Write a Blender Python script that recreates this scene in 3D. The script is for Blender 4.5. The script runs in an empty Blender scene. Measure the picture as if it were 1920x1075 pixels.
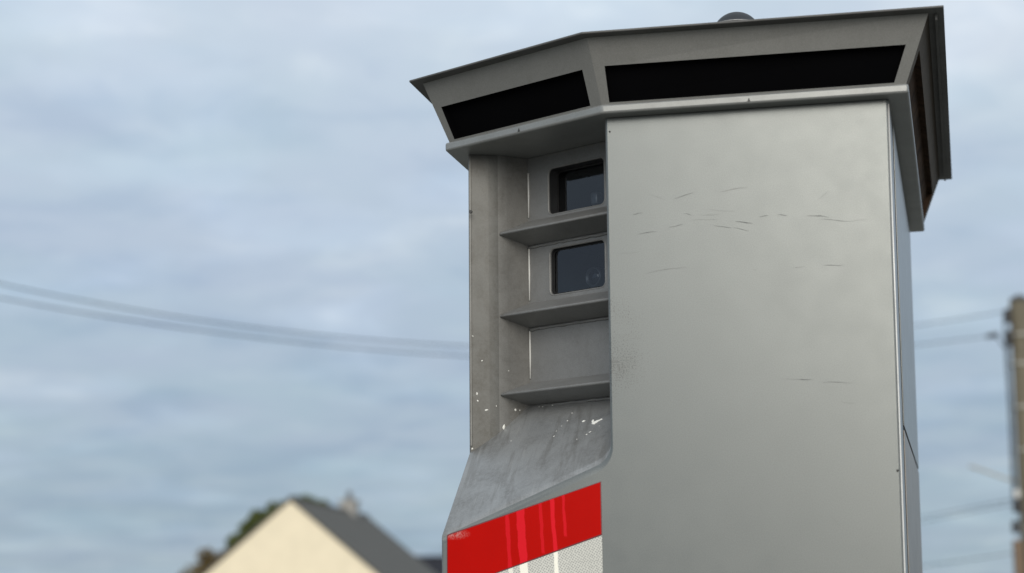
import bpy, bmesh, math, random
from mathutils import Vector, Matrix, geometry
R = math.radians
sc = bpy.context.scene
C = sc.collection

# ------------------------------------------------------------------ camera
cam_d = bpy.data.cameras.new('camera'); cam = bpy.data.objects.new('camera', cam_d); C.objects.link(cam)
p, r = R(9.894), R(0.4922)
right = Vector((math.cos(r), math.sin(r)*math.sin(p), -math.sin(r)*math.cos(p)))
fwd = Vector((0, math.cos(p), math.sin(p)))
up = right.cross(fwd)
cam.matrix_world = Matrix.Translation((0, 0, 1.6)) @ Matrix((
    (right.x, up.x, -fwd.x), (right.y, up.y, -fwd.y), (right.z, up.z, -fwd.z))).to_4x4()
cam_d.sensor_width = 36; cam_d.lens = 36*3603.75/1920
cam_d.clip_end = 5000; cam_d.clip_start = 0.05
cam_d.dof.use_dof = True; cam_d.dof.focus_distance = 3.38; cam_d.dof.aperture_fstop = 67.57/20.0
sc.camera = cam

# ------------------------------------------------------------------ sky, sun, exposure
SUN_EL, SUN_AZ = R(22), R(-2)          # hazy sun behind the camera
w = bpy.data.worlds.new('World'); sc.world = w; w.use_nodes = True
nt = w.node_tree; nt.nodes.clear()
SEED = 8.2
def N(t, tp, **kw):
    n = t.nodes.new(tp)
    for k, v in kw.items(): setattr(n, k, v)
    return n
def L(t, a, b): t.links.new(a, b)
def math_n(t, op, a, b=None, clamp=False):
    n = N(t, 'ShaderNodeMath', operation=op, use_clamp=clamp)
    for i, v in enumerate((a, b)):
        if v is None: continue
        if isinstance(v, (int, float)): n.inputs[i].default_value = v
        else: L(t, v, n.inputs[i])
    return n.outputs[0]
def mix_n(t, fac, a, b, blend='MIX'):
    n = N(t, 'ShaderNodeMix', data_type='RGBA', blend_type=blend)
    for i, v in ((0, fac), (6, a), (7, b)):
        if isinstance(v, (int, float)): n.inputs[i].default_value = v
        elif isinstance(v, (tuple, list)): n.inputs[i].default_value = (*v, 1) if len(v) == 3 else v
        else: L(t, v, n.inputs[i])
    return n.outputs[2]
def ramp_n(t, fac, stops, interp='LINEAR'):
    n = N(t, 'ShaderNodeValToRGB'); n.color_ramp.interpolation = interp
    e = n.color_ramp.elements
    while len(e) < len(stops): e.new(0.5)
    for el, (pos, col) in zip(e, stops):
        el.position = pos
        el.color = (col, col, col, 1) if isinstance(col, (int, float)) else (*col, 1)
    L(t, fac, n.inputs[0]); return n.outputs[0]
def noise_n(t, vec, scale, detail=4, rough=0.55, dist=0.0, w4=None):
    n = N(t, 'ShaderNodeTexNoise')
    n.inputs['Scale'].default_value = scale; n.inputs['Detail'].default_value = detail
    n.inputs['Roughness'].default_value = rough; n.inputs['Distortion'].default_value = dist
    if vec is not None: L(t, vec, n.inputs['Vector'])
    return n.outputs['Fac']

sky = N(nt, 'ShaderNodeTexSky', sky_type='NISHITA', sun_disc=False)
sky.sun_elevation = SUN_EL; sky.sun_rotation = R(180)-SUN_AZ
tc = N(nt, 'ShaderNodeTexCoord'); sep = N(nt, 'ShaderNodeSeparateXYZ'); L(nt, tc.outputs['Generated'], sep.inputs[0])
zc = math_n(nt, 'MAXIMUM', sep.outputs[2], 0.0)
zz = math_n(nt, 'ADD', zc, 0.15)
cmb = N(nt, 'ShaderNodeCombineXYZ')
L(nt, math_n(nt, 'DIVIDE', sep.outputs[0], zz), cmb.inputs[0]); L(nt, math_n(nt, 'DIVIDE', sep.outputs[1], zz), cmb.inputs[1])
cmb.inputs[2].default_value = SEED
big = noise_n(nt, cmb.outputs[0], 1.15, 3, 0.5, 0.2)
sml = noise_n(nt, cmb.outputs[0], 5.0, 6, 0.56, 0.3)
hue = noise_n(nt, cmb.outputs[0], 3.1, 2, 0.5, 0.0)
grad = ramp_n(nt, zc, [(0.0, (3.15, 4.15, 5.20)), (0.06, (3.45, 4.50, 5.55)), (0.17, (4.30, 5.35, 6.60)), (0.30, (5.5, 6.6, 7.75)), (1.0, (7.4, 8.2, 9.0))])
cl = math_n(nt, 'ADD', math_n(nt, 'MULTIPLY', big, 0.5), math_n(nt, 'MULTIPLY', sml, 0.5))
cl = ramp_n(nt, cl, [(0.36, 0.0), (0.50, 0.38), (0.66, 1.0)], 'EASE')
cloud = mix_n(nt, cl, mix_n(nt, 1.0, grad, (0.91, 0.925, 0.945), 'MULTIPLY'), mix_n(nt, 1.0, grad, (1.33, 1.24, 1.14), 'MULTIPLY'))
cloud = mix_n(nt, 1.0, cloud, ramp_n(nt, hue, [(0.35, (0.98, 1.0, 0.99)), (0.65, (1.015, 0.995, 1.01))]), 'MULTIPLY')
skycol = mix_n(nt, 0.94, sky.outputs[0], cloud)
mp = N(nt, 'ShaderNodeMapping'); mp.inputs['Location'].default_value = (7.3, 2.2, 1.4); L(nt, cmb.outputs[0], mp.inputs[0])
puff = ramp_n(nt, noise_n(nt, mp.outputs[0], 3.0, 6, 0.48, 0.5), [(0.50, 1.0), (0.60, 1.05), (0.72, 1.14)])
skycol = mix_n(nt, 1.0, skycol, puff, 'MULTIPLY')
bg = N(nt, 'ShaderNodeBackground'); bg.inputs[1].default_value = 0.1; L(nt, skycol, bg.inputs[0])
out = N(nt, 'ShaderNodeOutputWorld'); L(nt, bg.outputs[0], out.inputs[0])

sd = bpy.data.lights.new('sun', 'SUN'); sd.energy = 2.3; sd.angle = R(40); sd.color = (1.0, 0.93, 0.82)
so = bpy.data.objects.new('sun', sd); C.objects.link(so)
to_sun = Vector((math.sin(SUN_AZ)*math.cos(SUN_EL), -math.cos(SUN_AZ)*math.cos(SUN_EL), math.sin(SUN_EL)))
so.rotation_euler = to_sun.to_track_quat('Z', 'Y').to_euler(); so.location = to_sun*50
sc.view_settings.view_transform = 'Standard'; sc.view_settings.look = 'None'
sc.view_settings.exposure = 0.0; sc.view_settings.gamma = 1.0; sc.view_settings.use_curve_mapping = False

# ------------------------------------------------------------------ helpers
def tag(o, label=None, cat=None, group=None, kind=None):
    if label: o['label'] = label
    if cat: o['category'] = cat
    if group: o['group'] = group
    if kind: o['kind'] = kind
    return o
def empty(name, loc, rz=0):
    o = bpy.data.objects.new(name, None); C.objects.link(o); o.location = loc; o.rotation_euler = (0, 0, rz)
    o.empty_display_size = 0.2; return o
def mesh(name, verts, faces, mats, parent=None, mi=None, smooth=False, bevel=0, segs=2, offset=(0, 0, 0), recalc=True, angle=30):
    me = bpy.data.meshes.new(name)
    off = Vector(offset)
    me.from_pydata([tuple(Vector(v)+off) for v in verts], [], faces)
    if not isinstance(mats, (list, tuple)): mats = [mats]
    for m in mats: me.materials.append(m)
    if mi: me.polygons.foreach_set('material_index', mi)
    if recalc:
        bm = bmesh.new(); bm.from_mesh(me); bmesh.ops.recalc_face_normals(bm, faces=bm.faces); bm.to_mesh(me); bm.free()
    if smooth: me.polygons.foreach_set('use_smooth', [True]*len(me.polygons))
    me.update()
    o = bpy.data.objects.new(name, me); C.objects.link(o)
    if parent: o.parent = parent
    if bevel:
        b = o.modifiers.new('bevel', 'BEVEL'); b.width = bevel; b.segments = segs; b.limit_method = 'ANGLE'; b.angle_limit = R(angle)
        b.harden_normals = False
        me.polygons.foreach_set('use_smooth', [True]*len(me.polygons))
        me.set_sharp_from_angle(angle=R(24))
    return o
def boxvf(x0, x1, y0, y1, z0, z1):
    v = [(x0,y0,z0),(x1,y0,z0),(x1,y1,z0),(x0,y1,z0),(x0,y0,z1),(x1,y0,z1),(x1,y1,z1),(x0,y1,z1)]
    f = [(0,3,2,1),(4,5,6,7),(0,1,5,4),(1,2,6,5),(2,3,7,6),(3,0,4,7)]
    return v, f
def prism(poly, z0, z1, poly1=None):
    n = len(poly); q = poly1 or poly
    v = [(a, b, z0) for a, b in poly]+[(a, b, z1) for a, b in q]
    f = [tuple(range(n))[::-1], tuple(range(n, 2*n))]+[(i, (i+1) % n, n+(i+1) % n, n+i) for i in range(n)]
    return v, f
def tubevf(pts, rad, n=8, caps=True):
    pts = [Vector(q) for q in pts]; v = []; f = []
    for i, q in enumerate(pts):
        d = (pts[min(i+1, len(pts)-1)]-pts[max(i-1, 0)]).normalized()
        ref = Vector((0, 0, 1)) if abs(d.z) < 0.9 else Vector((1, 0, 0))
        s = d.cross(ref).normalized(); t = s.cross(d)
        rr = rad[i] if isinstance(rad, (list, tuple)) else rad
        for k in range(n):
            a = 2*math.pi*k/n; v.append(q+(s*math.cos(a)+t*math.sin(a))*rr)
    for i in range(len(pts)-1):
        for k in range(n):
            f.append((i*n+k, i*n+(k+1) % n, (i+1)*n+(k+1) % n, (i+1)*n+k))
    if caps: f += [tuple(range(n))[::-1], tuple(range(len(v)-n, len(v)))]
    return v, f
def lathe(profile, n=32):
    v = []; f = []
    for rr, z in profile:
        for k in range(n):
            a = 2*math.pi*k/n; v.append((rr*math.cos(a), rr*math.sin(a), z))
    for i in range(len(profile)-1):
        for k in range(n): f.append((i*n+k, i*n+(k+1) % n, (i+1)*n+(k+1) % n, (i+1)*n+k))
    f += [tuple(range(n))[::-1], tuple(range(len(v)-n, len(v)))]
    return v, f
def merge(*parts):
    V = []; F = []
    for v, f in parts:
        o = len(V); V += list(v); F += [tuple(i+o for i in q) for q in f]
    return V, F

# ------------------------------------------------------------------ materials
def new_mat(name):
    m = bpy.data.materials.new(name); m.use_nodes = True
    t = m.node_tree; b = t.nodes['Principled BSDF']; return m, t, b
def plain(name, col, rough=0.6, metal=0.0, var=0.12, scale=8.0, bump=0.0, bscale=60, spec=0.5):
    m, t, b = new_mat(name)
    co = N(t, 'ShaderNodeTexCoord').outputs['Object']
    f = noise_n(t, co, scale, 6, 0.6)
    lo = tuple(c*(1-var) for c in col); hi = tuple(min(1, c*(1+var)) for c in col)
    L(t, ramp_n(t, f, [(0.3, lo), (0.7, hi)]), b.inputs['Base Color'])
    b.inputs['Roughness'].default_value = rough; b.inputs['Metallic'].default_value = metal
    b.inputs['Specular IOR Level'].default_value = spec
    if bump:
        bp = N(t, 'ShaderNodeBump'); bp.inputs['Strength'].default_value = bump; bp.inputs['Distance'].default_value = 0.002
        L(t, noise_n(t, co, bscale, 3), bp.inputs['Height']); L(t, bp.outputs[0], b.inputs['Normal'])
    return m
H = 2.0938     # height of the cabin's local zero above the ground
def paint(name, col=(0.170, 0.181, 0.178), dirt=0.0, rough=0.32, metal=0.62, speckle=False, streaks=0.0, peel=0.05):
    """silver-grey powder coat: orange peel, faint cloudiness, brown-black grime"""
    m, t, b = new_mat(name)
    co = N(t, 'ShaderNodeTexCoord').outputs['Object']
    f = noise_n(t, co, 5.0, 7, 0.6, 0.4)
    c = ramp_n(t, f, [(0.28, tuple(x*0.97 for x in col)), (0.72, tuple(x*1.03 for x in col))])
    gr = noise_n(t, co, 700, 3, 0.6)
    c = mix_n(t, 1.0, c, ramp_n(t, gr, [(0.30, 0.86), (0.70, 1.14)]), 'MULTIPLY')
    if dirt:
        d1 = noise_n(t, co, 14, 8, 0.68, 0.6); d2 = noise_n(t, co, 160, 4, 0.7)
        dd = math_n(t, 'MULTIPLY', ramp_n(t, d1, [(0.42, 0.05), (0.66, 1.0)]), ramp_n(t, d2, [(0.30, 0.3), (0.62, 1.0)]))
        c = mix_n(t, math_n(t, 'MULTIPLY', dd, dirt), c, (0.075, 0.070, 0.060))
    if streaks:
        mp = N(t, 'ShaderNodeMapping'); mp.inputs['Scale'].default_value = (70, 9, 4); mp.inputs['Rotation'].default_value = (0, 0, 0.35)
        L(t, co, mp.inputs[0])
        s = ramp_n(t, noise_n(t, mp.outputs[0], 1.0, 5, 0.6, 0.3), [(0.50, 0.0), (0.62, 1.0)])
        c = mix_n(t, math_n(t, 'MULTIPLY', s, streaks), c, (0.13, 0.125, 0.115))
        s2 = ramp_n(t, noise_n(t, mp.outputs[0], 1.7, 4, 0.6, 0.2), [(0.60, 0.0), (0.68, 1.0)])
        c = mix_n(t, math_n(t, 'MULTIPLY', s2, streaks*0.6), c, (0.40, 0.40, 0.39))
    if speckle:
        sp = N(t, 'ShaderNodeSeparateXYZ'); L(t, co, sp.inputs[0])
        fx = ramp_n(t, sp.outputs[0], [(0.0, 1.0), (0.05, 0.6), (0.14, 0.0)])
        zr = math_n(t, 'MULTIPLY', math_n(t, 'SUBTRACT', sp.outputs[2], H-0.24), 1/0.36)
        fz = ramp_n(t, zr, [(0.10, 0.0), (0.42, 1.0), (0.66, 0.85), (1.0, 0.0)])
        msk = math_n(t, 'MULTIPLY', fx, fz)
        n1 = noise_n(t, co, 420, 3, 0.6); n2 = noise_n(t, co, 18, 4, 0.6)
        thr = math_n(t, 'SUBTRACT', 0.72, math_n(t, 'MULTIPLY', msk, math_n(t, 'MULTIPLY', n2, 0.52)))
        k = math_n(t, 'MULTIPLY', math_n(t, 'SUBTRACT', n1, thr), 14, True)
        k = math_n(t, 'MULTIPLY', k, math_n(t, 'MULTIPLY', msk, 2.0, True))
        c = mix_n(t, math_n(t, 'MULTIPLY', k, 0.65), c, (0.10, 0.10, 0.095))
    L(t, c, b.inputs['Base Color'])
    b.inputs['Metallic'].default_value = metal
    rr = ramp_n(t, noise_n(t, co, 22, 5, 0.6), [(0.3, rough-0.02), (0.7, rough+0.03)])
    L(t, rr, b.inputs['Roughness'])
    bp = N(t, 'ShaderNodeBump'); bp.inputs['Strength'].default_value = peel; bp.inputs['Distance'].default_value = 0.003
    hgt = math_n(t, 'ADD', math_n(t, 'MULTIPLY', noise_n(t, co, 330, 1, 0.5), 0.07), math_n(t, 'MULTIPLY', noise_n(t, co, 9, 1, 0.5), 0.30))
    L(t, hgt, bp.inputs['Height']); L(t, bp.outputs[0], b.inputs['Normal'])
    return m
M = {}
M['panel'] = paint('silver_paint_front', speckle=True)
M['paint'] = paint('silver_paint', col=(0.25, 0.254, 0.245), dirt=0.12)
M['ledge'] = paint('silver_paint_ledge', col=(0.265, 0.272, 0.268), dirt=0.2, rough=0.40, metal=0.4)
M['niche'] = paint('silver_paint_grimy', col=(0.132, 0.132, 0.125), dirt=0.8, rough=0.5, metal=0.25, peel=0.08)
M['nicheback'] = paint('silver_paint_sheltered', col=(0.205, 0.206, 0.204), dirt=0.30, rough=0.45, metal=0.25, peel=0.08)
M['nichewall'] = paint('silver_paint_niche_wall', col=(0.195, 0.193, 0.185), dirt=0.5, rough=0.5, metal=0.25, peel=0.05)
M['sill'] = paint('silver_paint_streaked', col=(0.29, 0.297, 0.30), dirt=0.5, rough=0.36, metal=0.4, streaks=0.38, peel=0.08)
M['hood'] = paint('silver_paint_hood', col=(0.25, 0.25, 0.24), dirt=0.15, rough=0.42, metal=0.4)
M['hoodreflect'] = paint('silver_paint_hood_dark_reflection', col=(0.115, 0.098, 0.083), dirt=0.6, rough=0.85, metal=0.0)  # dark reflection put into the colour of the right hood wall
M['hoodreflect'].node_tree.nodes['Principled BSDF'].inputs['Specular IOR Level'].default_value = 0.1
M['lowerdoor'] = paint('silver_paint_brown_lower', col=(0.30, 0.27, 0.24), dirt=0.35, rough=0.4, metal=0.5)  # browner base colour for the lower door sheet
M['under'] = paint('hood_underside_paint', col=(0.22, 0.215, 0.20), dirt=0.4, rough=0.6, metal=0.1)
M['roof'] = plain('dark_roof_sheet', (0.10, 0.10, 0.098), 0.6, 0.2, 0.2, 10, 0.2, 60)
M['black'] = plain('black_opening', (0.0025, 0.0025, 0.003), 0.95, 0, 0.1, 8, spec=0.02)
M['rustdark'] = plain('dirty_side_mesh', (0.055, 0.034, 0.022), 0.9, 0, 0.6, 25, spec=0.1)
M['fold_glint'] = plain('painted_fold_glint', (0.62, 0.62, 0.60), 0.5, 0, 0.08, 40)  # glint of the inner corner fold, put into a pale colour
M['rubber'] = plain('black_rubber', (0.012, 0.012, 0.013), 0.6, 0, 0.2, 40)
M['dome'] = plain('black_dome_plastic', (0.016, 0.019, 0.023), 0.55, 0, 0.15, 30)
M['steel'] = plain('dull_steel', (0.22, 0.22, 0.22), 0.5, 0.4, 0.1, 30)
M['edge_glint'] = plain('painted_edge_glint', (0.62, 0.62, 0.60), 0.35, 0.3, 0.1, 30)  # bevel highlight put into a pale colour
M['screw'] = plain('dark_screw', (0.05, 0.05, 0.05), 0.5, 0.4, 0.1, 30)
M['reveal'] = plain('window_reveal_black', (0.022, 0.023, 0.025), 0.6, 0, 0.2, 40)
M['chamber'] = plain('dark_interior', (0.03, 0.033, 0.037), 0.7, 0, 0.2, 20)
M['lensring'] = plain('lens_barrel', (0.10, 0.105, 0.11), 0.35, 0.6, 0.1, 30)
M['lensglass'] = plain('lens_glass', (0.012, 0.016, 0.022), 0.08, 0, 0.1, 30)
M['lamp'] = plain('flash_reflector', (0.16, 0.16, 0.155), 0.35, 0.5, 0.4, 90)
M['poop'] = plain('bird_dropping_white', (0.80, 0.80, 0.76), 0.8, 0, 0.08, 200)
# thin glass: reflection by angle over a tinted view into the dark chamber
def glass():
    m, t, b = new_mat('window_glass'); t.nodes.remove(b)
    fr = N(t, 'ShaderNodeFresnel'); fr.inputs[0].default_value = 1.5
    tr = N(t, 'ShaderNodeBsdfTransparent'); tr.inputs[0].default_value = (0.55, 0.60, 0.66, 1)
    gl = N(t, 'ShaderNodeBsdfGlossy'); gl.inputs['Roughness'].default_value = 0.03; gl.inputs[0].default_value = (0.9, 0.94, 1, 1)
    mx = N(t, 'ShaderNodeMixShader'); L(t, math_n(t, 'MULTIPLY', fr.outputs[0], 1.3, True), mx.inputs[0]); L(t, tr.outputs[0], mx.inputs[1]); L(t, gl.outputs[0], mx.inputs[2])
    L(t, mx.outputs[0], t.nodes['Material Output'].inputs[0]); return m
M['glass'] = glass()
def sticker(name, col, stain, dots=False):
    """reflective sheeting; the dried run-off streaks are stains with a place of their own"""
    m, t, b = new_mat(name)
    co = N(t, 'ShaderNodeTexCoord').outputs['Object']
    sp = N(t, 'ShaderNodeSeparateXYZ'); L(t, co, sp.inputs[0])
    wob = noise_n(t, co, 38, 2, 0.5)
    x = math_n(t, 'ADD', math_n(t, 'ADD', sp.outputs[0], math_n(t, 'MULTIPLY', math_n(t, 'SUBTRACT', wob, 0.5), 0.004)), math_n(t, 'MULTIPLY', math_n(t, 'SUBTRACT', sp.outputs[2], H-0.34), 0.06))
    total = None
    for (xc, hw, zlo, zhi, amt) in ((-0.1742, 0.0040, -9, 9, 0.7), (-0.1514, 0.0075, -9, 9, 0.95), (-0.1170, 0.0034, -0.385, 9, 0.65), (-0.0966, 0.0040, -9, 9, 1.0), (-0.0775, 0.0030, -0.358, 9, 0.75)):
        wn = noise_n(t, co, 60+xc*90, 3, 0.6)
        a = math_n(t, 'MULTIPLY', math_n(t, 'SUBTRACT', math_n(t, 'MULTIPLY', math_n(t, 'ADD', 0.62, math_n(t, 'MULTIPLY', wn, 0.7)), hw), math_n(t, 'ABSOLUTE', math_n(t, 'SUBTRACT', x, xc))), 900, True)
        if zlo > -5: a = math_n(t, 'MULTIPLY', a, math_n(t, 'MULTIPLY', math_n(t, 'SUBTRACT', sp.outputs[2], H+zlo), 300, True))
        a = math_n(t, 'MULTIPLY', a, amt)
        total = a if total is None else math_n(t, 'MAXIMUM', total, a)
    c = ramp_n(t, noise_n(t, co, 12, 4), [(0.3, tuple(q*0.95 for q in col)), (0.7, tuple(min(1, q*1.05) for q in col))])
    if dots:
        vo = N(t, 'ShaderNodeTexVoronoi', voronoi_dimensions='2D'); vo.inputs['Scale'].default_value = 270; vo.inputs['Randomness'].default_value = 0.30
        cv = N(t, 'ShaderNodeCombineXYZ'); L(t, sp.outputs[0], cv.inputs[0]); L(t, sp.outputs[2], cv.inputs[1]); rt = N(t, 'ShaderNodeVectorRotate', rotation_type='Z_AXIS'); rt.inputs['Angle'].default_value = 0.55; L(t, cv.outputs[0], rt.inputs['Vector']); L(t, rt.outputs[0], vo.inputs['Vector'])
        c = mix_n(t, ramp_n(t, vo.outputs['Distance'], [(0.20, 1.0), (0.38, 0.0)]), c, (0.31, 0.31, 0.30))
    c = mix_n(t, total, c, stain)
    if not dots:                 # speckled whitish top left corner of the sheet
        ds = N(t, 'ShaderNodeVectorMath', operation='DISTANCE'); mp2 = N(t, 'ShaderNodeMapping'); mp2.inputs['Scale'].default_value = (0.75, 0, 2.2)
        mp2.inputs['Rotation'].default_value = (0, 0.30, 0)
        L(t, co, mp2.inputs[0]); sh = N(t, 'ShaderNodeVectorMath', operation='SUBTRACT'); L(t, co, sh.inputs[0]); sh.inputs[1].default_value = (-0.266, -0.0009, H-0.3495)
        L(t, sh.outputs[0], mp2.inputs[0])
        ln = N(t, 'ShaderNodeVectorMath', operation='LENGTH'); L(t, mp2.outputs[0], ln.inputs[0])
        near = math_n(t, 'SUBTRACT', 1.0, math_n(t, 'MULTIPLY', ln.outputs['Value'], 1/0.022), True)
        wr = math_n(t, 'MULTIPLY', near, ramp_n(t, noise_n(t, co, 520, 2, 0.6), [(0.38, 0.0), (0.62, 1.0)]))
        c = mix_n(t, math_n(t, 'MULTIPLY', wr, 0.6), c, (0.62, 0.45, 0.43))
    L(t, c, b.inputs['Base Color']); b.inputs['Roughness'].default_value = 0.32
    b.inputs['Specular IOR Level'].default_value = 0.06
    return m
M['red'] = sticker('red_sheeting', (0.44, 0.003, 0.001), (0.68, 0.012, 0.022))
M['white'] = sticker('white_sheeting', (0.60, 0.60, 0.555), (0.92, 0.90, 0.80), True)
M['rededge'] = plain('red_sheeting_edge', (0.13, 0.004, 0.012), 0.4)
M['scratch'] = plain('scuff_mark', (0.108, 0.113, 0.111), 0.6, 0.1, 0.2, 60)
M['scratch_faint'] = plain('faint_scuff_mark', (0.15, 0.158, 0.153), 0.40, 0.5, 0.1, 60)
M['render'] = plain('cream_render', (0.80, 0.71, 0.535), 0.95, 0, 0.05, 1.5, spec=0.1)
M['slate'] = plain('slate_roof', (0.105, 0.102, 0.093), 0.85, 0, 0.12, 3, spec=0.25)
M['darkslate'] = plain('blue_black_slate', (0.022, 0.023, 0.030), 0.75, 0, 0.15, 3, spec=0.2)
M['concrete'] = plain('chimney_render', (0.32, 0.31, 0.29), 0.9, 0, 0.12, 6)
M['clay'] = plain('chimney_pot_grey', (0.16, 0.16, 0.165), 0.8)
M['bark'] = plain('bark', (0.07, 0.05, 0.035), 0.9, 0, 0.3, 20)
M['wire'] = plain('black_cable', (0.035, 0.036, 0.04), 0.6)
M['polewood'] = plain('weathered_pole_wood', (0.135, 0.118, 0.082), 0.9, 0, 0.25, 9)
M['hardware'] = plain('pole_hardware', (0.03, 0.03, 0.032), 0.6)
M['brownduct'] = plain('brown_cable_duct', (0.17, 0.115, 0.075), 0.7)
M['zinc'] = plain('zinc_strap', (0.38, 0.37, 0.33), 0.5, 0.2)
M['frame'] = plain('white_window_frame', (0.75, 0.75, 0.73), 0.5)
def leafmat(name, cols):
    m, t, b = new_mat(name)
    oi = N(t, 'ShaderNodeTexCoord').outputs['Object']
    L(t, ramp_n(t, noise_n(t, oi, 1.6, 5, 0.7), [(0.30, cols[0]), (0.5, cols[1]), (0.68, cols[2])]), b.inputs['Base Color'])
    b.inputs['Roughness'].default_value = 0.7; b.inputs['Specular IOR Level'].default_value = 0.2; return m
M['leaf'] = leafmat('green_leaves', ((0.050, 0.066, 0.020), (0.085, 0.105, 0.032), (0.13, 0.14, 0.045)))
M['autumn'] = leafmat('russet_leaves', ((0.09, 0.075, 0.032), (0.15, 0.105, 0.045), (0.20, 0.165, 0.075)))

# ------------------------------------------------------------------ ground
def ground():
    m, t, b = new_mat('ground_verge')
    co = N(t, 'ShaderNodeTexCoord').outputs['Object']
    f = noise_n(t, co, 0.08, 8, 0.65); g = noise_n(t, co, 6, 6, 0.7)
    c = ramp_n(t, f, [(0.35, (0.085, 0.092, 0.045)), (0.5, (0.125, 0.115, 0.080)), (0.65, (0.16, 0.155, 0.14))])
    c = mix_n(t, 0.5, c, ramp_n(t, g, [(0.3, 0.12), (0.7, 0.24)]), 'MIX')
    L(t, c, b.inputs['Base Color']); b.inputs['Roughness'].default_value = 0.95
    s = 1500; n = 12; v = []; f2 = []
    for j in range(n+1):
        for i in range(n+1): v.append((-s+2*s*i/n, -s+2*s*j/n, 0))
    for j in range(n):
        for i in range(n): k = j*(n+1)+i; f2.append((k, k+1, k+n+2, k+n+1))
    tag(mesh('ground', v, f2, m, recalc=False), kind='structure')
ground()

# ------------------------------------------------------------------ speed camera cabin
cab = empty('speed_camera_cabin', (0.1594, 3.1622, 0), R(-13.09))
tag(cab, 'silver grey roadside speed camera cabin with black slotted hood and red striped front', 'speed camera')
OFF = (0, 0, H)
TOP = 0.3455; ZB = -1.94; DEP = 1.115
def rx(z): return 0.474-0.0079*(TOP-z)
a30 = R(30)
U = Vector((-math.cos(a30), math.sin(a30), 0)); NN = Vector((math.sin(a30), math.cos(a30), 0))
def sill_z(a, b): return (-0.1697+0.3123*a+0.598*b)/0.7381
N1 = (0.0, 0.1387); N2 = (-0.1896, 0.2486); N3 = (-0.2360, 0.2065); N4 = (-0.288, 0.1893)
def rrect(s0, s1, z0, z1, rad, depth=0.0, n=5):
    """rounded rectangle on the niche's back plane; depth is measured behind it"""
    base = NN*(0.12+depth); q = []
    for (cs, cz, a0) in ((s1-rad, z1-rad, 0), (s0+rad, z1-rad, 90), (s0+rad, z0+rad, 180), (s1-rad, z0+rad, 270)):
        for k in range(n+1):
            a = R(a0+90*k/n); q.append(base+U*(cs+rad*math.cos(a))+Vector((0, 0, cz+rad*math.sin(a))))
    return q
WIN = [(0.1045, 0.2385, 0.2325, 0.3180, 0.0095), (0.1060, 0.2368, 0.0842, 0.1692, 0.0095)]
WDEP = [0.025, 0.010]       # how far each pane sits behind the niche plate

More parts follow.
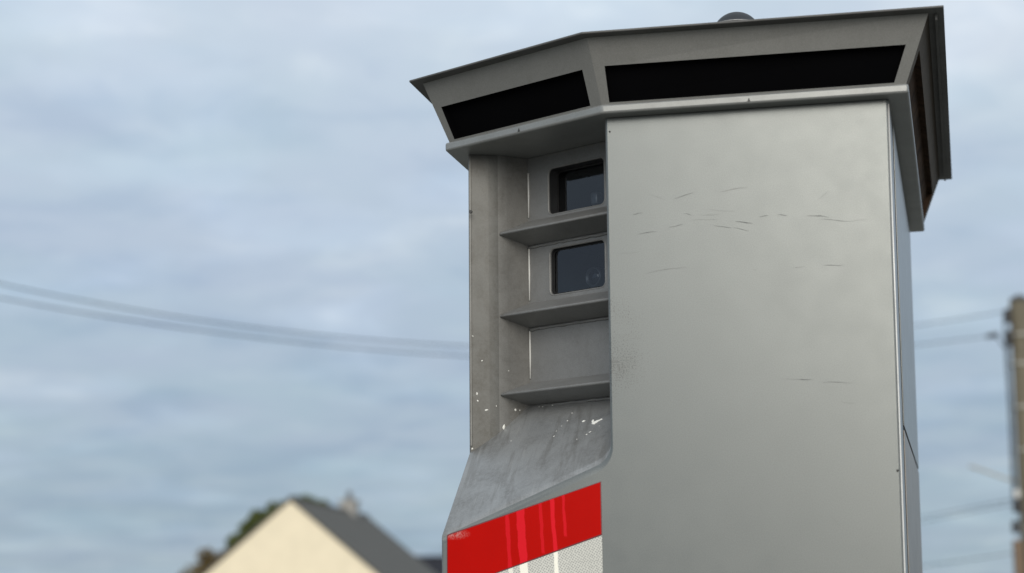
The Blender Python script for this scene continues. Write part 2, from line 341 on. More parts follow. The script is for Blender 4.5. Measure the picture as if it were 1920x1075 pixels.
def build_body():
    bm = bmesh.new()
    bw = bm.edges.layers.float.new('bevel_weight_edge')
    P = {}
    def V(x, y, z): return bm.verts.new((x, y, z+H))
    def F(vs, mi=0):
        f = bm.faces.new(vs); f.material_index = mi; f.smooth = True; return f
    # fillet between the panel's vertical edge and the slanting sill edge
    rad = 0.038; d2 = Vector((-0.921, -0.390)).normalized(); cz0 = sill_z(0, 0)
    tl = rad/math.tan(math.acos(-d2.y*-1)/2) if False else rad*0.665
    cen = Vector((-rad, cz0+tl))
    a0 = 0.0; e2 = Vector((0, cz0))+d2*tl
    a1 = math.atan2(e2.y-cen.y, e2.x-cen.x)
    n = 7; Fp = []; Bp = []
    for i in range(n+1):
        a = a0+(a1-a0)*i/n
        x = cen.x+rad*math.cos(a); z = cen.y+rad*math.sin(a)
        b = 0.1387+(-x)*0.5774
        Fp.append(V(x, 0, z)); Bp.append(V(x, b, z+0.598/0.7381*b))
    L1 = V(-0.288, 0, sill_z(-0.288, 0)); S4 = V(*N4, sill_z(*N4)); S3 = V(*N3, sill_z(*N3)); S2 = V(*N2, sill_z(*N2))
    T0 = V(0, 0, TOP); T1 = V(*N1, TOP); T2 = V(*N2, TOP); T3 = V(*N3, TOP); T4 = V(*N4, TOP)
    FLb = V(-0.288, 0, ZB); FRb = V(rx(ZB), 0, ZB); FRt = V(rx(TOP), 0, TOP)
    BRb = V(rx(ZB), DEP, ZB); BRt = V(rx(TOP), DEP, TOP); BLb = V(-0.288, DEP, ZB); BLt = V(-0.288, DEP, TOP)
    F([FLb, FRb, FRt, T0]+Fp+[L1], 0)
    F([T0, T1, Bp[0], Fp[0]], 2)
    for i in range(n): F([Fp[i], Bp[i], Bp[i+1], Fp[i+1]], 3)
    F([Fp[-1], Bp[-1], S2, S3, S4, L1], 3)
    F([S2, T2, T3, S3], 6); F([S3, T3, T4, S4], 1)
    F([FLb, L1, S4, T4, BLt, BLb], 4)
    F([FRb, BRb, BRt, FRt], 4); F([BRb, BLb, BLt, BRt], 4); F([FLb, BLb, BRb, FRb], 4)
    F([T0, FRt, BRt, BLt, T4, T3, T2, T1], 4)
    # niche back with the two window openings
    outer = Bp+[S2, T2, T1]
    loops = [outer]
    for q in WIN: loops.append([bm.verts.new(v+Vector(OFF)) for v in rrect(*q)][::-1])
    flat = [[Vector(((v.co.x*U.x+v.co.y*U.y), v.co.z, 0)) for v in lp] for lp in loops]
    allv = [v for lp in loops for v in lp]
    for tri in geometry.tessellate_polygon(flat):
        try: F([allv[i] for i in tri], 2)
        except ValueError: pass
    for k, q in enumerate(WIN):            # reveal of each opening
        inn = [bm.verts.new(v+Vector(OFF)) for v in rrect(*q, depth=WDEP[k]+0.003)][::-1]
        lp = loops[k+1]; m = len(lp)
        for i in range(m): F([lp[i], lp[(i+1) % m], inn[(i+1) % m], inn[i]], 5)
    bmesh.ops.recalc_face_normals(bm, faces=bm.faces)
    def wt(a, b, val):
        e = bm.edges.get((a, b))
        if e: e[bw] = val
    MAXW = 0.024
    wt(FRb, FRt, 0.006/MAXW); wt(T0, Fp[0], 0.0045/MAXW)
    for i in range(n): wt(Fp[i], Fp[i+1], (0.0045+(0.013-0.0045)*(i+0.5)/n)/MAXW)
    wt(Fp[-1], L1, 0.013/MAXW); wt(S3, T3, 0.018/MAXW); wt(FLb, L1, 0.003/MAXW); wt(S4, T4, 0.003/MAXW); wt(L1, S4, 0.003/MAXW)
    wt(BRb, BRt, 0.004/MAXW)
    me = bpy.data.meshes.new('body'); bm.to_mesh(me); bm.free()
    for k in ('panel', 'niche', 'nicheback', 'sill', 'paint', 'reveal', 'nichewall'): me.materials.append(M[k])
    me.set_sharp_from_angle(angle=R(22))
    o = bpy.data.objects.new('body', me); C.objects.link(o); o.parent = cab
    b = o.modifiers.new('bevel', 'BEVEL'); b.limit_method = 'WEIGHT'; b.width = MAXW; b.segments = 4; b.use_clamp_overlap = True
    b.affect = 'EDGES'; b.loop_slide = True
    return o
body = build_body()

def cabm(name, vf, mat, parent=cab, **kw): return mesh(name, vf[0], vf[1], mat, parent=parent, offset=OFF, **kw)

# shelves under the windows
for (zf, zt, zbk) in ((0.1995, 0.2295, 0.1805), (0.0485, 0.0775, 0.029), (-0.0935, -0.068, -0.112)):
    o_ = 0.005
    f0 = NN*o_+Vector((0.002, 0, 0)); f1 = Vector((*N3, 0))+(Vector((*N2, 0))-Vector((*N3, 0)))*0.02
    f0 = Vector((0.001, 0.0704, 0))
    b0 = Vector((0.001, N1[1]+0.004, 0)); b1 = Vector((N2[0]-0.003, N2[1]+0.005, 0))
    t = Vector((0, 0, 1)); e = 0.0022
    v = [f0+t*(zf-e), f1+t*(zf-e), b1+t*zbk, b0+t*zbk, f0+t*(zf+e), f1+t*(zf+e), b1+t*zt, b0+t*zt]
    cabm('shelf', (v, [(0,1,2,3), (4,7,6,5), (0,4,5,1), (1,5,6,2), (2,6,7,3), (3,7,4,0)]), M['nicheback'], bevel=0.0016, segs=2)
# pale tubes stand in for the fold's sky glint; sealant joints under the shelves
for (z0, z1) in ((0.234, 0.318), (0.081, 0.178), (-0.062, 0.025)):
    q = Vector((N2[0]+0.0012, N2[1]-0.0022, 0))
    cabm('corner_glint', tubevf([q+Vector((0, 0, z0)), q+Vector((0.0002, 0, (z0+z1)/2)), q+Vector((0, 0, z1))], [0.0012, 0.0016, 0.0016], 8), M['fold_glint'], smooth=True)
for (zbk) in (0.1795, 0.028, -0.1125):
    rnd = random.Random(int(zbk*1e4)); pts = []; rads = []
    for k in range(24):
        s = k/23; b_ = Vector((*N1, 0)).lerp(Vector((*N2, 0)), s)-NN*0.0015
        pts.append(b_+Vector((0, 0, zbk-0.001+rnd.uniform(-.0008, .0008)))); rads.append(rnd.uniform(0.0014, 0.0030))
    cabm('sealant_joint', tubevf(pts, rads, 6), M['nicheback'], smooth=True)
# windows
for k, q in enumerate(WIN):
    s0, s1, z0, z1, rd = q
    a = rrect(s0-0.0016, s1+0.0016, z0-0.0016, z1+0.0016, rd+0.0015, -0.0006); b = rrect(s0+0.0006, s1-0.0006, z0+0.0006, z1-0.0006, rd, -0.0006)
    a2 = rrect(s0-0.0024, s1+0.0024, z0-0.0024, z1+0.0024, rd+0.002, 0.0008); b2 = rrect(s0+0.0006, s1-0.0006, z0+0.0006, z1-0.0006, rd, 0.004)
    n = len(a); v = a2+a+b+b2; f = []
    for j in range(3):
        for i in range(n): f.append((j*n+i, j*n+(i+1) % n, (j+1)*n+(i+1) % n, (j+1)*n+i))
    win = cabm('window', (v, f), M['nicheback'], smooth=True, recalc=False)
    tag(win, 'upper window with a pale flash lamp behind dark glass' if k == 0 else 'lower window with a round lens behind dark glass')
    g = rrect(s0-0.001, s1+0.001, z0-0.001, z1+0.001, rd, WDEP[k])
    gasket_in = rrect(s0+0.004, s1-0.004, z0+0.004, z1-0.004, rd-0.003, WDEP[k]-0.0004); gasket_out = rrect(s0+0.0005, s1-0.0005, z0+0.0005, z1-0.0005, rd, WDEP[k]-0.0004)
    cabm('gasket', (gasket_out+gasket_in, [(i, (i+1) % n, n+(i+1) % n, n+i) for i in range(n)]), M['rubber'], parent=win, recalc=False)
    cabm('pane', (g, [tuple(range(n))[::-1]]), M['glass'], parent=win, recalc=False)
    # dark chamber behind the glass
    lo, hi = rrect(s0-0.012, s1+0.012, z0-0.012, z1+0.012, 0.004, WDEP[k]+0.004, 1), rrect(s0-0.012, s1+0.012, z0-0.012, z1+0.012, 0.004, 0.15, 1)
    m = len(lo)
    cabm('chamber', (lo+hi, [(i, (i+1) % m, m+(i+1) % m, m+i) for i in range(m)]+[tuple(range(m, 2*m))]), M['chamber'], parent=win)
    basis = Matrix(((U.x, 0, -NN.x), (U.y, 0, -NN.y), (0, 1, 0)))   # local x along the niche, y up, z out of the window
    def place(vf, s, z, d):
        return [basis @ Vector(v)+NN*(0.12+d)+U*s+Vector((0, 0, z)) for v in vf[0]], vf[1]
    if k == 0:
        bv, bf = boxvf(-0.0085, 0.0085, -0.0120, 0.0120, -0.012, 0.006)
        lampv = place((bv, bf), 0.170, 0.2600, 0.052)
        cabm('flash_lamp', lampv, M['lamp'], parent=win, bevel=0.004, segs=3)
    else:
        cabm('lens', place(lathe([(0.0185, -0.06), (0.0185, 0.0), (0.0178, 0.002), (0.0150, 0.002), (0.0142, -0.004)], 40), 0.1765, 0.1165, 0.050), M['lensring'], parent=win, smooth=True)
        cabm('lens_glass', place(lathe([(0.0145, -0.003), (0.012, 0.0), (0.007, 0.0022), (0.002, 0.003)], 32), 0.1765, 0.1165, 0.050), M['lensglass'], parent=win, smooth=True)

# drip ledge under the hood, hood wall with its slots, roof sheet
LIP = [(0.507, -0.030), (0.507, 1.140), (-0.322, 1.140), (-0.322, 0.156), (0.0, -0.030)]
cabm('ledge', prism(LIP, 0.3462, 0.3625), M['ledge'], bevel=0.004, segs=3, angle=20)
WB = [(0.503, -0.025), (0.5060, 1.125), (-0.3136, 1.125), (-0.3136, 0.1561), (0.0, -0.025)]
WT = [(0.5441, -0.0661), (0.5449, 1.1400), (-0.3538, 1.140), (-0.3538, 0.1208), (-0.0136, -0.0757)]
ZW0, ZW1 = 0.3618, 0.4660
def hood_wall():
    v = []; f = []; mi = []; slots = []
    # edge index -> slot (fraction along the bottom, along the top of the slot, heights)
    spec = {4: ((0.0275, 0.9600), (0.0355, 0.9615)), 3: ((0.040, 0.9340), (0.0465, 0.9350)), 0: ((0.035, 0.965), (0.030, 0.970)), 1: ((0.04, 0.96), (0.04, 0.96)), 2: ((0.04, 0.96), (0.04, 0.96))}
    for i in range(5):
        j = (i+1) % 5
        A, B = Vector((*WB[i], ZW0)), Vector((*WB[j], ZW0)); Ct, D = Vector((*WT[j], ZW1)), Vector((*WT[i], ZW1))
        if i == 4: pass
        def bl(s, t): return A.lerp(B, s).lerp(D.lerp(Ct, s), t)
        (bs0, bs1), (ts0, ts1) = spec[i]
        t0, t1 = 0.035, 0.575
        hole = [bl(bs0, t0), bl(bs1, t0), bl(ts1, t1), bl(ts0, t1)]
        nrm = (B-A).cross(D-A).normalized()
        inn = [h-nrm*0.012 for h in hole]
        # make sure the recess goes inwards
        cen = Vector((0.1, 0.55, 0.41))
        if (inn[0]-cen).length > (hole[0]-cen).length: inn = [h+nrm*0.012 for h in hole]
        o = len(v); v += [A, B, Ct, D]+hole+inn
        for k in range(4):
            l = (k+1) % 4
            f.append((o+k, o+l, o+4+l, o+4+k)); mi.append(2 if i == 0 else 0)
            f.append((o+4+k, o+4+l, o+8+l, o+8+k)); mi.append(3 if i == 0 else 1)
        slots.append((i, inn))
    ob = cabm('hood_wall', (v, f), [M['hood'], M['black'], M['hoodreflect'], M['rustdark']], mi=mi, recalc=False)
    for i, inn in slots:
        cabm('slot_panel', (inn, [(0, 1, 2, 3)]), M['rustdark'] if i == 0 else M['black'], recalc=False)
hood_wall()
RF = [(0.5685, -0.0905), (0.5714, 1.1650), (-0.3790, 1.165), (-0.3756, 0.1064), (-0.0187, -0.0985)]
roof = cabm('roof', prism(RF, 0.4662, 0.4700), M['roof'], bevel=0.0012, segs=2)
# folded strip under the roof's edge, running round just outside the hood wall
def inset(poly, d):
    c = Vector((0.1, 0.53)); return [(x+(c.x-x)/abs(c.x-x)*d if abs(c.x-x) > 1e-6 else x, y+(1 if c.y > y else -1)*d) for x, y in poly]
for a_, b_ in (((0.556, -0.06), (0.558, 1.13)),):
    cabm('roof_stiffener', boxvf(a_[0]-0.002, a_[0]+0.002, a_[1], b_[1], 0.4560, 0.4664), M['roof'], parent=roof)
DZ = -0.0055
dome_v = lathe([(0.0435, 0.480), (0.0435, 0.5250), (0.0440, 0.5262)]+[(0.0425*math.cos(R(a)), 0.5262-0.0425*math.sin(R(26))+0.0425*math.sin(R(a))+0.001) for a in range(26, 90, 8)]+[(0.001, 0.5262-0.0425*math.sin(R(26))+0.0435)], 36)
cabm('antenna_dome', ([(x+0.2170, y+0.10, z+DZ) for x, y, z in dome_v[0]], dome_v[1]), M['dome'], smooth=True)
cabm('antenna_flange', ([(x+0.2170, y+0.10, z+DZ) for x, y, z in lathe([(0.0440, 0.5235), (0.0448, 0.5240), (0.0448, 0.5255), (0.0440, 0.526)], 36)[0]], lathe([(1, 0), (1, 0), (1, 0), (1, 0)], 36)[1]), M['steel'])

# right-hand side: front flange, upper and lower door sheets
def side_sheet(name, b0, b1, z0, z1, th=0.0022, mat=M['paint']):
    v = []
    for z in (z0, z1):
        for (b, d) in ((b0, 0.0004), (b1, 0.0004), (b1, th), (b0, th)): v.append((rx(z)+d, b, z))
    cabm(name, (v, [(0,1,2,3), (7,6,5,4), (0,4,5,1), (1,5,6,2), (2,6,7,3), (3,7,4,0)]), mat, bevel=0.0006, segs=2)
side_sheet('side_door', 0.135, 1.108, -0.178, 0.335)
side_sheet('side_door', 0.135, 1.108, -1.90, -0.186, mat=M['lowerdoor'])
cabm('door_seam', ([(rx(z)+0.0003, b, z) for b, z in ((0.128, -1.9), (1.11, -1.9), (1.11, 0.338), (0.128, 0.338))], [(0, 1, 2, 3)]), M['rubber'], recalc=False)
cabm('edge_highlight', tubevf([(rx(z)-0.0012, 0.0012, z) for z in (ZB+0.05, -0.6, 0.0, 0.338)], 0.0016, 8), M['edge_glint'], smooth=True)  # thin pale tube added as the bevel's highlight line
d34 = (Vector((*N4, 0))-Vector((*N3, 0))).normalized(); n34 = Vector((d34.y, -d34.x, 0)); n34 = -n34 if n34.y > 0 else n34
q0 = Vector((*N4, 0))-d34*0.0055; q1 = Vector((*N4, 0))-d34*0.0015; q2 = q1+n34*0.0022; q3 = q0+n34*0.0022
cabm('edge_trim', ([q+Vector((0, 0, z)) for z in (-0.186, 0.344) for q in (q0, q1, q2, q3)], [(0,1,2,3), (7,6,5,4), (0,4,5,1), (1,5,6,2), (2,6,7,3), (3,7,4,0)]), M['nichewall'], bevel=0.0008)
# striped sheeting on the lower front
def poly_sheet(name, pts, mat, edge=None, y=-0.0008):
    c = Vector((sum(q[0] for q in pts)/len(pts), sum(q[1] for q in pts)/len(pts)))
    n = len(pts); v = [(a, y, z) for a, z in pts]; f = []; mi = []
    if edge:
        sx = 0.0014
        ins = [Vector(q)+Vector((sx if q[0] < c.x else -sx, (sx if i in edge else -sx)*1.1)) for i, q in enumerate(pts)]
        v += [(q.x, y-0.0001, q.y) for q in ins]
        for i in range(n): f.append((i, (i+1) % n, n+(i+1) % n, n+i)); mi.append(1)
        f.append(tuple(range(n, 2*n))); mi.append(0)
    else: f.append(tuple(range(n))); mi.append(0)
    m = len(v); v += [(a, -0.0001, z) for a, z in pts]
    for i in range(n): f.append((i, m+i, m+(i+1) % n, (i+1) % n)); mi.append(0)
    return cabm(name, (v, f), [mat, M['rededge']], mi=mi, recalc=False)
red = [(-0.2785, -0.4424), (-0.0160, -0.3553), (-0.0162, -0.2680), (-0.2765, -0.3495), (-0.2785, -0.3520)]
poly_sheet('red_stripe', red, M['red'], edge=(0, 1))
poly_sheet('white_stripe', [(-0.2785, -0.5310), (-0.0158, -0.4440), (-0.0160, -0.3560), (-0.2785, -0.4431)], M['white'])
poly_sheet('red_stripe', [(-0.2785, -0.6190), (-0.0156, -0.5320), (-0.0158, -0.4447), (-0.2785, -0.5317)], M['red'], edge=(0, 1))
# small screws, drip-hole notches and rivets
def button(name, a, b, z, rad, nrm='f', mat=None):
    v, f = lathe([(rad, 0.0), (rad, 0.0008), (rad*0.6, 0.0016)], 10)
    if nrm == 'f': vv = [(x+a, b-zz_, y+z) for x, y, zz_ in v]
    cabm(name, (vv, f), mat or M['screw'], smooth=False)
button('rivet', 0.4625, -0.0002, -0.2625, 0.0021)
button('screw', 0.0085, -0.0002, 0.322, 0.0016)
for (a, b, dx, dy) in ((0.2480, -0.0302, 1, 0), (-0.1640, 0.0645, -math.cos(a30), math.sin(a30))):
    w_ = 0.0026; z0 = 0.3500
    nx, ny = (0, -1) if dx == 1 else (-math.sin(a30), -math.cos(a30))
    v = [(a-dx*w_+nx*.0004, b-dy*w_+ny*.0004, z0), (a+dx*w_+nx*.0004, b+dy*w_+ny*.0004, z0), (a+nx*.0004, b+ny*.0004, z0+0.0062)]
    v += [(x-nx*0.003, y-ny*0.003, z) for x, y, z in v[:3]]
    cabm('drip_notch', (v, [(0, 1, 2), (5, 4, 3), (0, 3, 4, 1), (1, 4, 5, 2), (2, 5, 3, 0)]), M['screw'])
cabm('rivet', ([(x-0.2795, 0.1748-z, y+0.236) for x, y, z in lathe([(0.0034, 0), (0.003, 0.003)], 10)[0]], lathe([(0.0034, 0), (0.003, 0.003)], 10)[1]), M['screw'])
# scuffs on the big panel: px positions measured on the panel, tapered ribbons a hair proud of the paint
def scuffs():
    rnd = random.Random(5)
    def pt(u_, v_): return ((u_-0.0)*0.474, 0.34-v_*0.3)   # u across, v down (0.3 m)
    marks = []
    def mk(a0, z0, a1, z1, wd, faint=False): marks.append((a0, z0, a1, z1, wd, faint))
    def px(x, y): return ((x-1137-(y-228)*0.0205)/1119.0+0.003+((x-1137)/530.0)*0.0, 0.3402-(y-228+(x-1137)*0.067)/1095.0)
    for (x0, y0, x1, y1, wd, fa) in (
        (1188, 404, 1206, 400, .0010, 0), (1197, 440, 1232, 435, .0011, 0), (1256, 427, 1282, 421, .0010, 0), (1285, 400, 1300, 404, .0008, 0),
        (1265, 373, 1303, 362, .0008, 0), (1218, 366, 1250, 375, .0006, 1), (1352, 359, 1402, 351, .0014, 1), (1424, 405, 1440, 403, .0011, 0),
        (1458, 401, 1475, 402, .0010, 0), (1512, 402, 1551, 404, .0013, 0), (1535, 409, 1590, 411, .0007, 0), (1590, 411, 1622, 408, .0005, 1),
        (1380, 415, 1412, 417, .0012, 0), (1340, 422, 1372, 427, .0010, 0), (1376, 426, 1405, 431, .0010, 0), (1300, 414, 1345, 410, .0006, 1),
        (1312, 404, 1352, 401, .0006, 1), (1213, 513, 1292, 498, .0013, 1), (1488, 497, 1492, 498, .0012, 0), (1540, 493, 1575, 491, .0011, 0),
        (1489, 497, 1506, 495, .0012, 1), (1412, 503, 1418, 503, .0018, 1), (1534, 372, 1550, 356, .0008, 1), (1488, 698, 1516, 699, .0013, 0),
        (1462, 699, 1490, 698, .0006, 1), (1535, 703, 1588, 701, .0008, 0), (1566, 736, 1592, 738, .0012, 1), (1160, 478, 1200, 473, .0006, 1),
        (1330, 392, 1380, 397, .0005, 1),
        (1545, 938, 1560, 952, .0010, 1)):
        a0, z0 = px(x0, y0); a1, z1 = px(x1, y1); mk(a0, z0, a1, z1, wd, fa)
    for faint in (0, 1):
        v = []; f = []
        for (a0, z0, a1, z1, wd, fa) in marks:
            if fa != faint: continue
            k = 9; o = len(v); d = Vector((a1-a0, z1-z0)); ln = d.length; d.normalize(); q = Vector((-d.y, d.x))
            for i in range(k):
                s = i/(k-1); c = Vector((a0, z0)).lerp(Vector((a1, z1)), s)+q*(math.sin(s*5+a0*90)*ln*0.02+rnd.uniform(-1, 1)*wd*0.25)
                hw = wd*0.5*(math.sin(math.pi*min(max(s, .03), .97))**0.6)*rnd.uniform(0.5, 1.1)
                v += [(c.x+q.x*hw, -0.00025, c.y+q.y*hw), (c.x-q.x*hw, -0.00025, c.y-q.y*hw)]
            f += [(o+2*i, o+2*i+1, o+2*i+3, o+2*i+2) for i in range(k-1)]
        tag(cabm('scuff_marks', (v, f), M['scratch_faint' if faint else 'scratch'], recalc=False), kind='stuff')
scuffs()
# bird droppings on the sill and on the grimy wall
def droppings():
    rnd = random.Random(9); parts = []
    sn = Vector((-0.3123, -0.598, 0.7381)).normalized()
    def blob(c, n_, rad, sx=1.0, ang=0.0):
        n_ = n_.normalized(); t1 = n_.cross(Vector((0, 0, 1))).normalized(); t2 = n_.cross(t1)
        m = 12; v = [c+n_*rad*0.30]; f = []
        rr = [rad*rnd.uniform(0.65, 1.15) for _ in range(m)]
        for k in range(m):
            a = 2*math.pi*k/m; x, y = math.cos(a)*rr[k]*sx, math.sin(a)*rr[k]/sx**0.5
            x, y = x*math.cos(ang)-y*math.sin(ang), x*math.sin(ang)+y*math.cos(ang)
            v.append(c+t1*x*0.7+t2*y*0.7+n_*rad*0.2); 
        for k in range(m):
            a = 2*math.pi*k/m; x, y = math.cos(a)*rr[k]*sx, math.sin(a)*rr[k]/sx**0.5
            x, y = x*math.cos(ang)-y*math.sin(ang), x*math.sin(ang)+y*math.cos(ang)
            v.append(c+t1*x+t2*y)
        for k in range(m):
            l = (k+1) % m; f.append((0, 1+k, 1+l)); f.append((1+k, 1+m+k, 1+m+l, 1+l))
        parts.append((v, f))
    SMALL = 0.72
    def on_sill(a, b): return Vector((a, b, sill_z(a, b)))+sn*0.0002
    for (a, b, rad, sx, ang) in ((-0.0466, 0.1112, 0.0048, 1.2, 0.4), (-0.0505, 0.1180, 0.0030, 1.5, 1.9), (-0.0425, 0.1120, 0.0038, 1.9, 0.5), (-0.0384, 0.1116, 0.0030, 2.0, 0.5), (-0.0355, 0.1133, 0.0018, 1.8, 0.6),
                            (-0.0691, 0.1294, 0.0026, 1.3, 0.3), (-0.0508, 0.0920, 0.0021, 1.8, 0.6), (-0.0566, 0.0896, 0.0020, 1.5, 0.6), (-0.0734, 0.0889, 0.0015, 1, 0), (-0.0966, 0.1669, 0.0018, 1, 0),
                            (-0.1018, 0.1513, 0.0019, 1.2, 0), (-0.1208, 0.1257, 0.0018, 1.5, 0.7), (-0.1188, 0.1369, 0.0011, 2.2, 0.7), (-0.1108, 0.1440, 0.0010, 2.4, 0.7), (-0.0357, 0.0966, 0.0012, 1, 0),
                            (-0.1419, 0.2157, 0.0020, 1.2, 0), (-0.1687, 0.2290, 0.0018, 1.6, 0), (-0.1620, 0.2250, 0.0014, 1.6, 0), (-0.2068, 0.1682, 0.0016, 1, 0)):
        blob(on_sill(a, b), sn, rad*(1.12 if rad > 0.0025 else SMALL), sx, ang)
    d34 = Vector((N4[0]-N3[0], N4[1]-N3[1], 0)); n34 = Vector((d34.y, -d34.x, 0)).normalized()
    if n34.y > 0: n34 = -n34
    d32 = Vector((N2[0]-N3[0], N2[1]-N3[1], 0)); n32 = Vector((d32.y, -d32.x, 0)).normalized()
    if n32.x < 0: n32 = -n32
    for (s, z, rad) in ((0.74, -0.0923, 0.0026), (0.715, -0.1047, 0.0018), (0.435, -0.1214, 0.0025), (0.57, -0.0328, 0.0017), (0.87, 0.0118, 0.0014), (0.90, -0.1905, 0.0020), (0.11, -0.1143, 0.0013)):
        blob(Vector((*N3, z))+d34*s+n34*0.0002, n34, rad*0.8, rnd.uniform(1.0, 1.8), rnd.uniform(0, 3))
    for (s, z, rad) in ((0.51, -0.1194, 0.0027), (0.655, -0.1201, 0.0014), (0.13, -0.1510, 0.0036), (0.30, -0.05, 0.0010)):
        blob(Vector((*N3, z))+d32*s+n32*0.0002, n32, rad*0.85, rnd.uniform(1.0, 1.8), rnd.uniform(0, 3))
    tag(cabm('bird_droppings', merge(*parts), M['poop'], smooth=True), kind='stuff')
droppings()
v, f = boxvf(-0.34, 0.52, -0.06, 1.17, -H, ZB)
# base
cabm('plinth', (v, f), M['concrete'], bevel=0.01)

# ------------------------------------------------------------------ houses
def house(name, corner, dirv, length, halfw, eave, ridge, mats, label, cat='house', chimney=None):
    """corner: plan point under the near gable's apex; dirv: plan direction of the ridge"""
    d = Vector(dirv).normalized(); root = empty(name, (corner[0], corner[1], 0), math.atan2(d.y, d.x)-math.pi/2)
    tag(root, label, cat)
    wv = [(-halfw, 0, 0), (halfw, 0, 0), (halfw, 0, eave), (0, 0, ridge), (-halfw, 0, eave)]
    wv += [(x, length, z) for x, y, z in wv]
    wf = [(0, 1, 2, 3, 4), (9, 8, 7, 6, 5), (1, 6, 7, 2), (0, 4, 9, 5), (0, 5, 6, 1)]
    mesh('wall', wv, wf, mats[0], parent=root)
    sl = (ridge-eave)/halfw; ov = 0.35; th = 0.16
    rv = []
    for y in (-0.06, length+0.06):
        for x, s in ((-(halfw+ov), -1), (0, 0), (halfw+ov, 1)):
            z = ridge-abs(x)*sl; rv += [(x, y, z+0.02), (x, y, z+th)]
    rf = [(0, 2, 8, 6), (2, 4, 10, 8), (1, 7, 9, 3), (3, 9, 11, 5), (0, 1, 3, 2), (2, 3, 5, 4), (6, 8, 9, 7), (8, 10, 11, 9), (0, 6, 7, 1), (4, 5, 11, 10)]
    rf_o = mesh('roof', rv, rf, mats[1], parent=root)
    mesh('ridge_cap', *tubevf([(0, -0.06, ridge+th-0.02), (0, length+0.06, ridge+th-0.02)], 0.09, 8), mats[1], parent=rf_o)
    for sx in (-1, 1):
        x = sx*(halfw+ov+0.05); z = ridge-(halfw+ov)*sl-0.02
        mesh('gutter', *tubevf([(x, 0, z), (x, length, z)], 0.07, 8), M['zinc'], parent=rf_o)
    if chimney:
        y, cw, zt = chimney
        st = mesh('chimney', *boxvf(-cw/2, cw/2, y-cw*0.6, y+cw*0.6, ridge-0.6, zt-0.38), M['concrete'], parent=root)
        mesh('chimney_cap', *boxvf(-cw/2-0.05, cw/2+0.05, y-cw*0.6-0.05, y+cw*0.6+0.05, zt-0.38, zt-0.28), M['concrete'], parent=st)
        pv, pf = lathe([(0.17, 0), (0.13, 0.30), (0.16, 0.34), (0.04, 0.48)], 14)
        mesh('chimney_pot', [(x, yy+y, z+zt-0.28) for x, yy, z in pv], pf, M['clay'], parent=st, smooth=True)
    return root
house('gabled_house', (-9.72, 84.0), (2.19, 15.0), 15.2, 4.7, 2.95, 6.86, (M['render'], M['slate']),
      'cream rendered house with grey slate roof and one chimney before a round tree', chimney=(11.2, 0.76, 7.85))
house('dark_roofed_house', (-6.7, 122.0), (1, 0.02), 11.0, 4.2, 2.6, 5.5, (M['render'], M['darkslate']),
      'low house with blue black roof, mostly hidden behind the striped cabin')

# ------------------------------------------------------------------ trees
def tree(name, loc, lobes, trunk_h, trunk_r, leaf, count, mat, label, seed):
    rnd = random.Random(seed); root = empty(name, loc); tag(root, label, 'tree')
    tv, tf = tubevf([(0, 0, 0), (0.05, 0.02, trunk_h*0.5), (-0.03, 0.05, trunk_h)], [trunk_r, trunk_r*0.8, trunk_r*0.55], 10)
    parts = [(tv, tf)]
    for c, rad in lobes:
        parts.append(tubevf([(0, 0, trunk_h*rnd.uniform(0.55, 0.9)), (c[0]*0.5, c[1]*0.5, (trunk_h*0.8+c[2])*0.5), (c[0], c[1], c[2]+rad*0.3)], [trunk_r*0.4, trunk_r*0.25, trunk_r*0.08], 6))
    mesh('trunk', *merge(*parts), M['bark'], parent=root, smooth=True)
    V = []; F = []; tot = sum(q[1]**2 for q in lobes)
    for c, rad in lobes:
        for _ in range(int(count*rad**2/tot)):
            dvec = Vector((rnd.gauss(0, 1), rnd.gauss(0, 1), rnd.gauss(0, 1))).normalized()
            rr = rad*(rnd.random()**0.4)*(1+0.16*math.sin(dvec.x*7+seed)*math.sin(dvec.z*6+c[0]))
            pnt = Vector(c)+Vector((dvec.x*rr, dvec.y*rr, dvec.z*rr*0.85))
            n_ = Vector((rnd.gauss(0, 1), rnd.gauss(0, 1), rnd.gauss(0, 1)+0.6)).normalized()
            t1 = n_.orthogonal().normalized(); t2 = n_.cross(t1); s = leaf*rnd.uniform(0.6, 1.3)
            o = len(V); V += [pnt-t1*s, pnt-t2*s*0.55, pnt+t1*s, pnt+t2*s*0.55+n_*s*0.2]; F.append((o, o+1, o+2, o+3))
    mesh('crown', V, F, mat, parent=root, recalc=False)
    return root
tree('round_tree', (-13.0, 110, 0), [((0, 0, 6.0), 2.5), ((1.2, 0.3, 7.1), 1.95), ((-1.5, 0, 5.7), 1.9), ((0.3, -0.5, 7.0), 1.75), ((2.0, 0, 6.6), 1.6), ((-0.8, 0.3, 6.6), 1.75), ((0.9, 0, 5.0), 2.2), ((-2.0, 0.2, 4.9), 1.6)], 4.5, 0.24, 0.23, 24000, M['leaf'],
     'dense green tree with a round crown rising behind the gabled house', 3)
tree('russet_tree', (-14.1, 90, 0), [((0, 0, 3.3), 1.2), ((-0.5, 0, 3.6), 0.95), ((0.5, 0.2, 4.0), 0.95), ((0.1, 0, 4.3), 0.7), ((-0.2, -0.3, 4.75), 0.45), ((0.9, 0, 4.5), 0.7), ((-0.9, 0, 3.1), 0.7)], 2.8, 0.10, 0.085, 7000, M['autumn'],
     'small sparse russet tree at the left foot of the gabled house', 8)

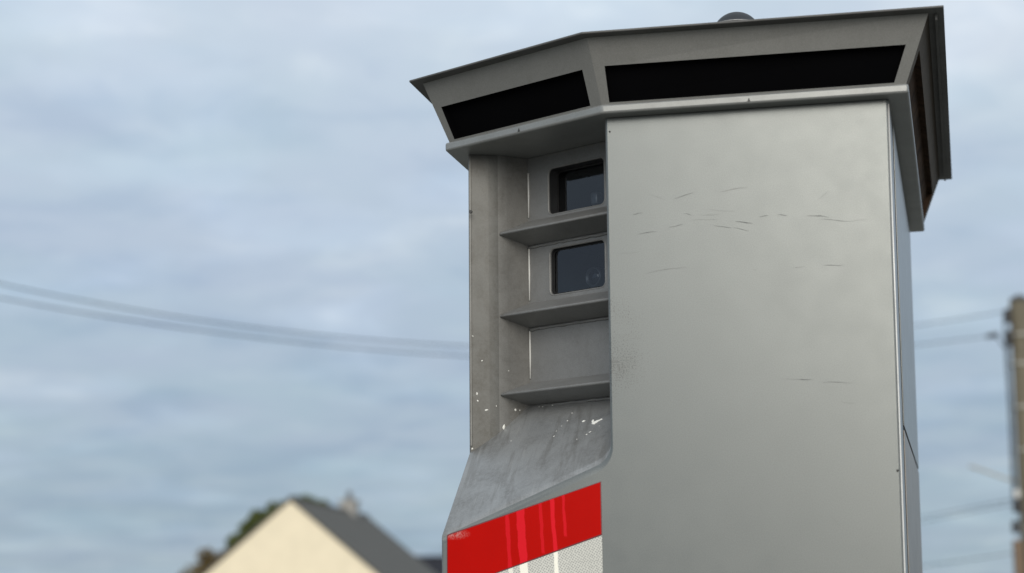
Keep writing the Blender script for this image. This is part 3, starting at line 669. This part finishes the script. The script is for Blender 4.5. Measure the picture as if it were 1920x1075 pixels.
# ------------------------------------------------------------------ utility pole and wires
pole = empty('utility_pole', (8.02, 30, 0)); tag(pole, 'weathered utility pole with cables and dark fittings at the right edge', 'utility pole')
mesh('post', *tubevf([(0, 0, 0), (0, 0, 3.2), (0, 0, 6.52)], [0.195, 0.172, 0.150], 20), M['polewood'], parent=pole, smooth=True)
mesh('post_cap', [(x, y, z+6.52) for x, y, z in lathe([(0.158, 0), (0.14, 0.05), (0.03, 0.11)], 16)[0]], lathe([(0.158, 0), (0.14, 0.05), (0.03, 0.11)], 16)[1], M['hardware'], parent=pole)
for z in (5.96, 5.50, 4.82, 4.15, 2.93):
    mesh('strap', [(x, y, zz_+z) for x, y, zz_ in lathe([(0.172, 0), (0.180, 0.006), (0.180, 0.036), (0.172, 0.042)], 20)[0]], lathe([(1, 0), (1, 0), (1, 0), (1, 0)], 20)[1], M['zinc'], parent=pole)
for x, z0, z1 in ((-0.275, 3.2, 6.35), (-0.235, 3.25, 6.10)):
    mesh('riser_cable', *tubevf([(x+0.12, -0.06, z1+0.06), (x, -0.08, z1-0.1), (x+0.01, -0.08, (z0+z1)/2), (x-0.005, -0.08, z0)], 0.016, 8), M['wire'], parent=pole, smooth=True)
for (x, z, wd, hh) in ((-0.215, 6.28, 0.10, 0.22), (-0.20, 5.93, 0.09, 0.24), (-0.215, 3.30, 0.12, 0.20), (-0.26, 2.98, 0.09, 0.20)):
    mesh('cable_clamp', *boxvf(x-wd/2, x+wd/2, -0.13, 0.02, z-hh/2, z+hh/2), M['hardware'], parent=pole, bevel=0.02)
mesh('insulator', [(x-0.22, y-0.08, z+3.42) for x, y, z in lathe([(0.03, 0), (0.06, 0.03), (0.035, 0.06), (0.06, 0.09), (0.03, 0.13)], 14)[0]], lathe([(0.03, 0), (0.06, 0.03), (0.035, 0.06), (0.06, 0.09), (0.03, 0.13)], 14)[1], M['frame'], parent=pole, smooth=True)
mesh('cable_guard', *boxvf(-0.30, -0.17, -0.10, 0.05, 0.0, 2.78), M['brownduct'], parent=pole, bevel=0.02)
mesh('bracket_arm', *tubevf([(-0.15, -0.05, 3.66), (-0.31, -0.05, 3.71), (-0.93, -0.05, 3.93)], 0.020, 8), M['zinc'], parent=pole, smooth=True)

A = Vector((7.80, 30.0, 0)); B = Vector((-5.4075, 20.0, 0))
def span(name, coef, t0, t1, rad, label, group, clamp=None):
    pts = [A.lerp(B, t0+(t1-t0)*i/47)+Vector((0, 0, sum(c*(t0+(t1-t0)*i/47)**k for k, c in enumerate(coef)))) for i in range(48)]
    v, f = tubevf(pts, rad, 7)
    if clamp is not None:
        q = pts[0]; v, f = merge((v, f), tubevf([q+Vector((-0.09, -0.05, -0.02)), q+Vector((0.09, 0.05, 0.03))], 0.035, 8), tubevf([q, q+Vector((0.12, 0.1, -0.03)), q+Vector((0.24, 0.18, -0.18))], 0.012, 6))
    o = mesh(name, v, f, M['wire'], smooth=True); tag(o, label, 'wire', group); return o
span('overhead_wire', (6.36434, -3.29701, 1.15713, 0.93931), 0.0, 1.5, 0.0072, 'upper of the two long sagging wires crossing the sky left of the cabin', 'overhead wires')
span('overhead_wire', (6.01082, -2.90253, 1.36394, 0.53995), 0.022, 1.5, 0.0072, 'lower of the two long sagging wires crossing the sky left of the cabin', 'overhead wires', clamp=1)
for (z0, z1, sag, lab) in ((3.40, 3.02, 0.10, 'highest of the three low wires leaving the middle of the pole'), (3.33, 2.86, 0.10, 'middle one of the three low wires leaving the pole'), (2.58, 2.05, 0.10, 'lowest wire leaving the pole near the bottom right corner')):
    a, b = Vector((7.72, 30, z0)), Vector((1.5, 60.0, z1))
    pts = [a.lerp(b, i/24)-Vector((0, 0, sag*4*(i/24)*(1-i/24))) for i in range(25)]
    v, f = tubevf(pts, 0.007, 6)
    tag(mesh('service_wire', v, f, M['wire'], smooth=True), lab, 'wire', 'service wires')
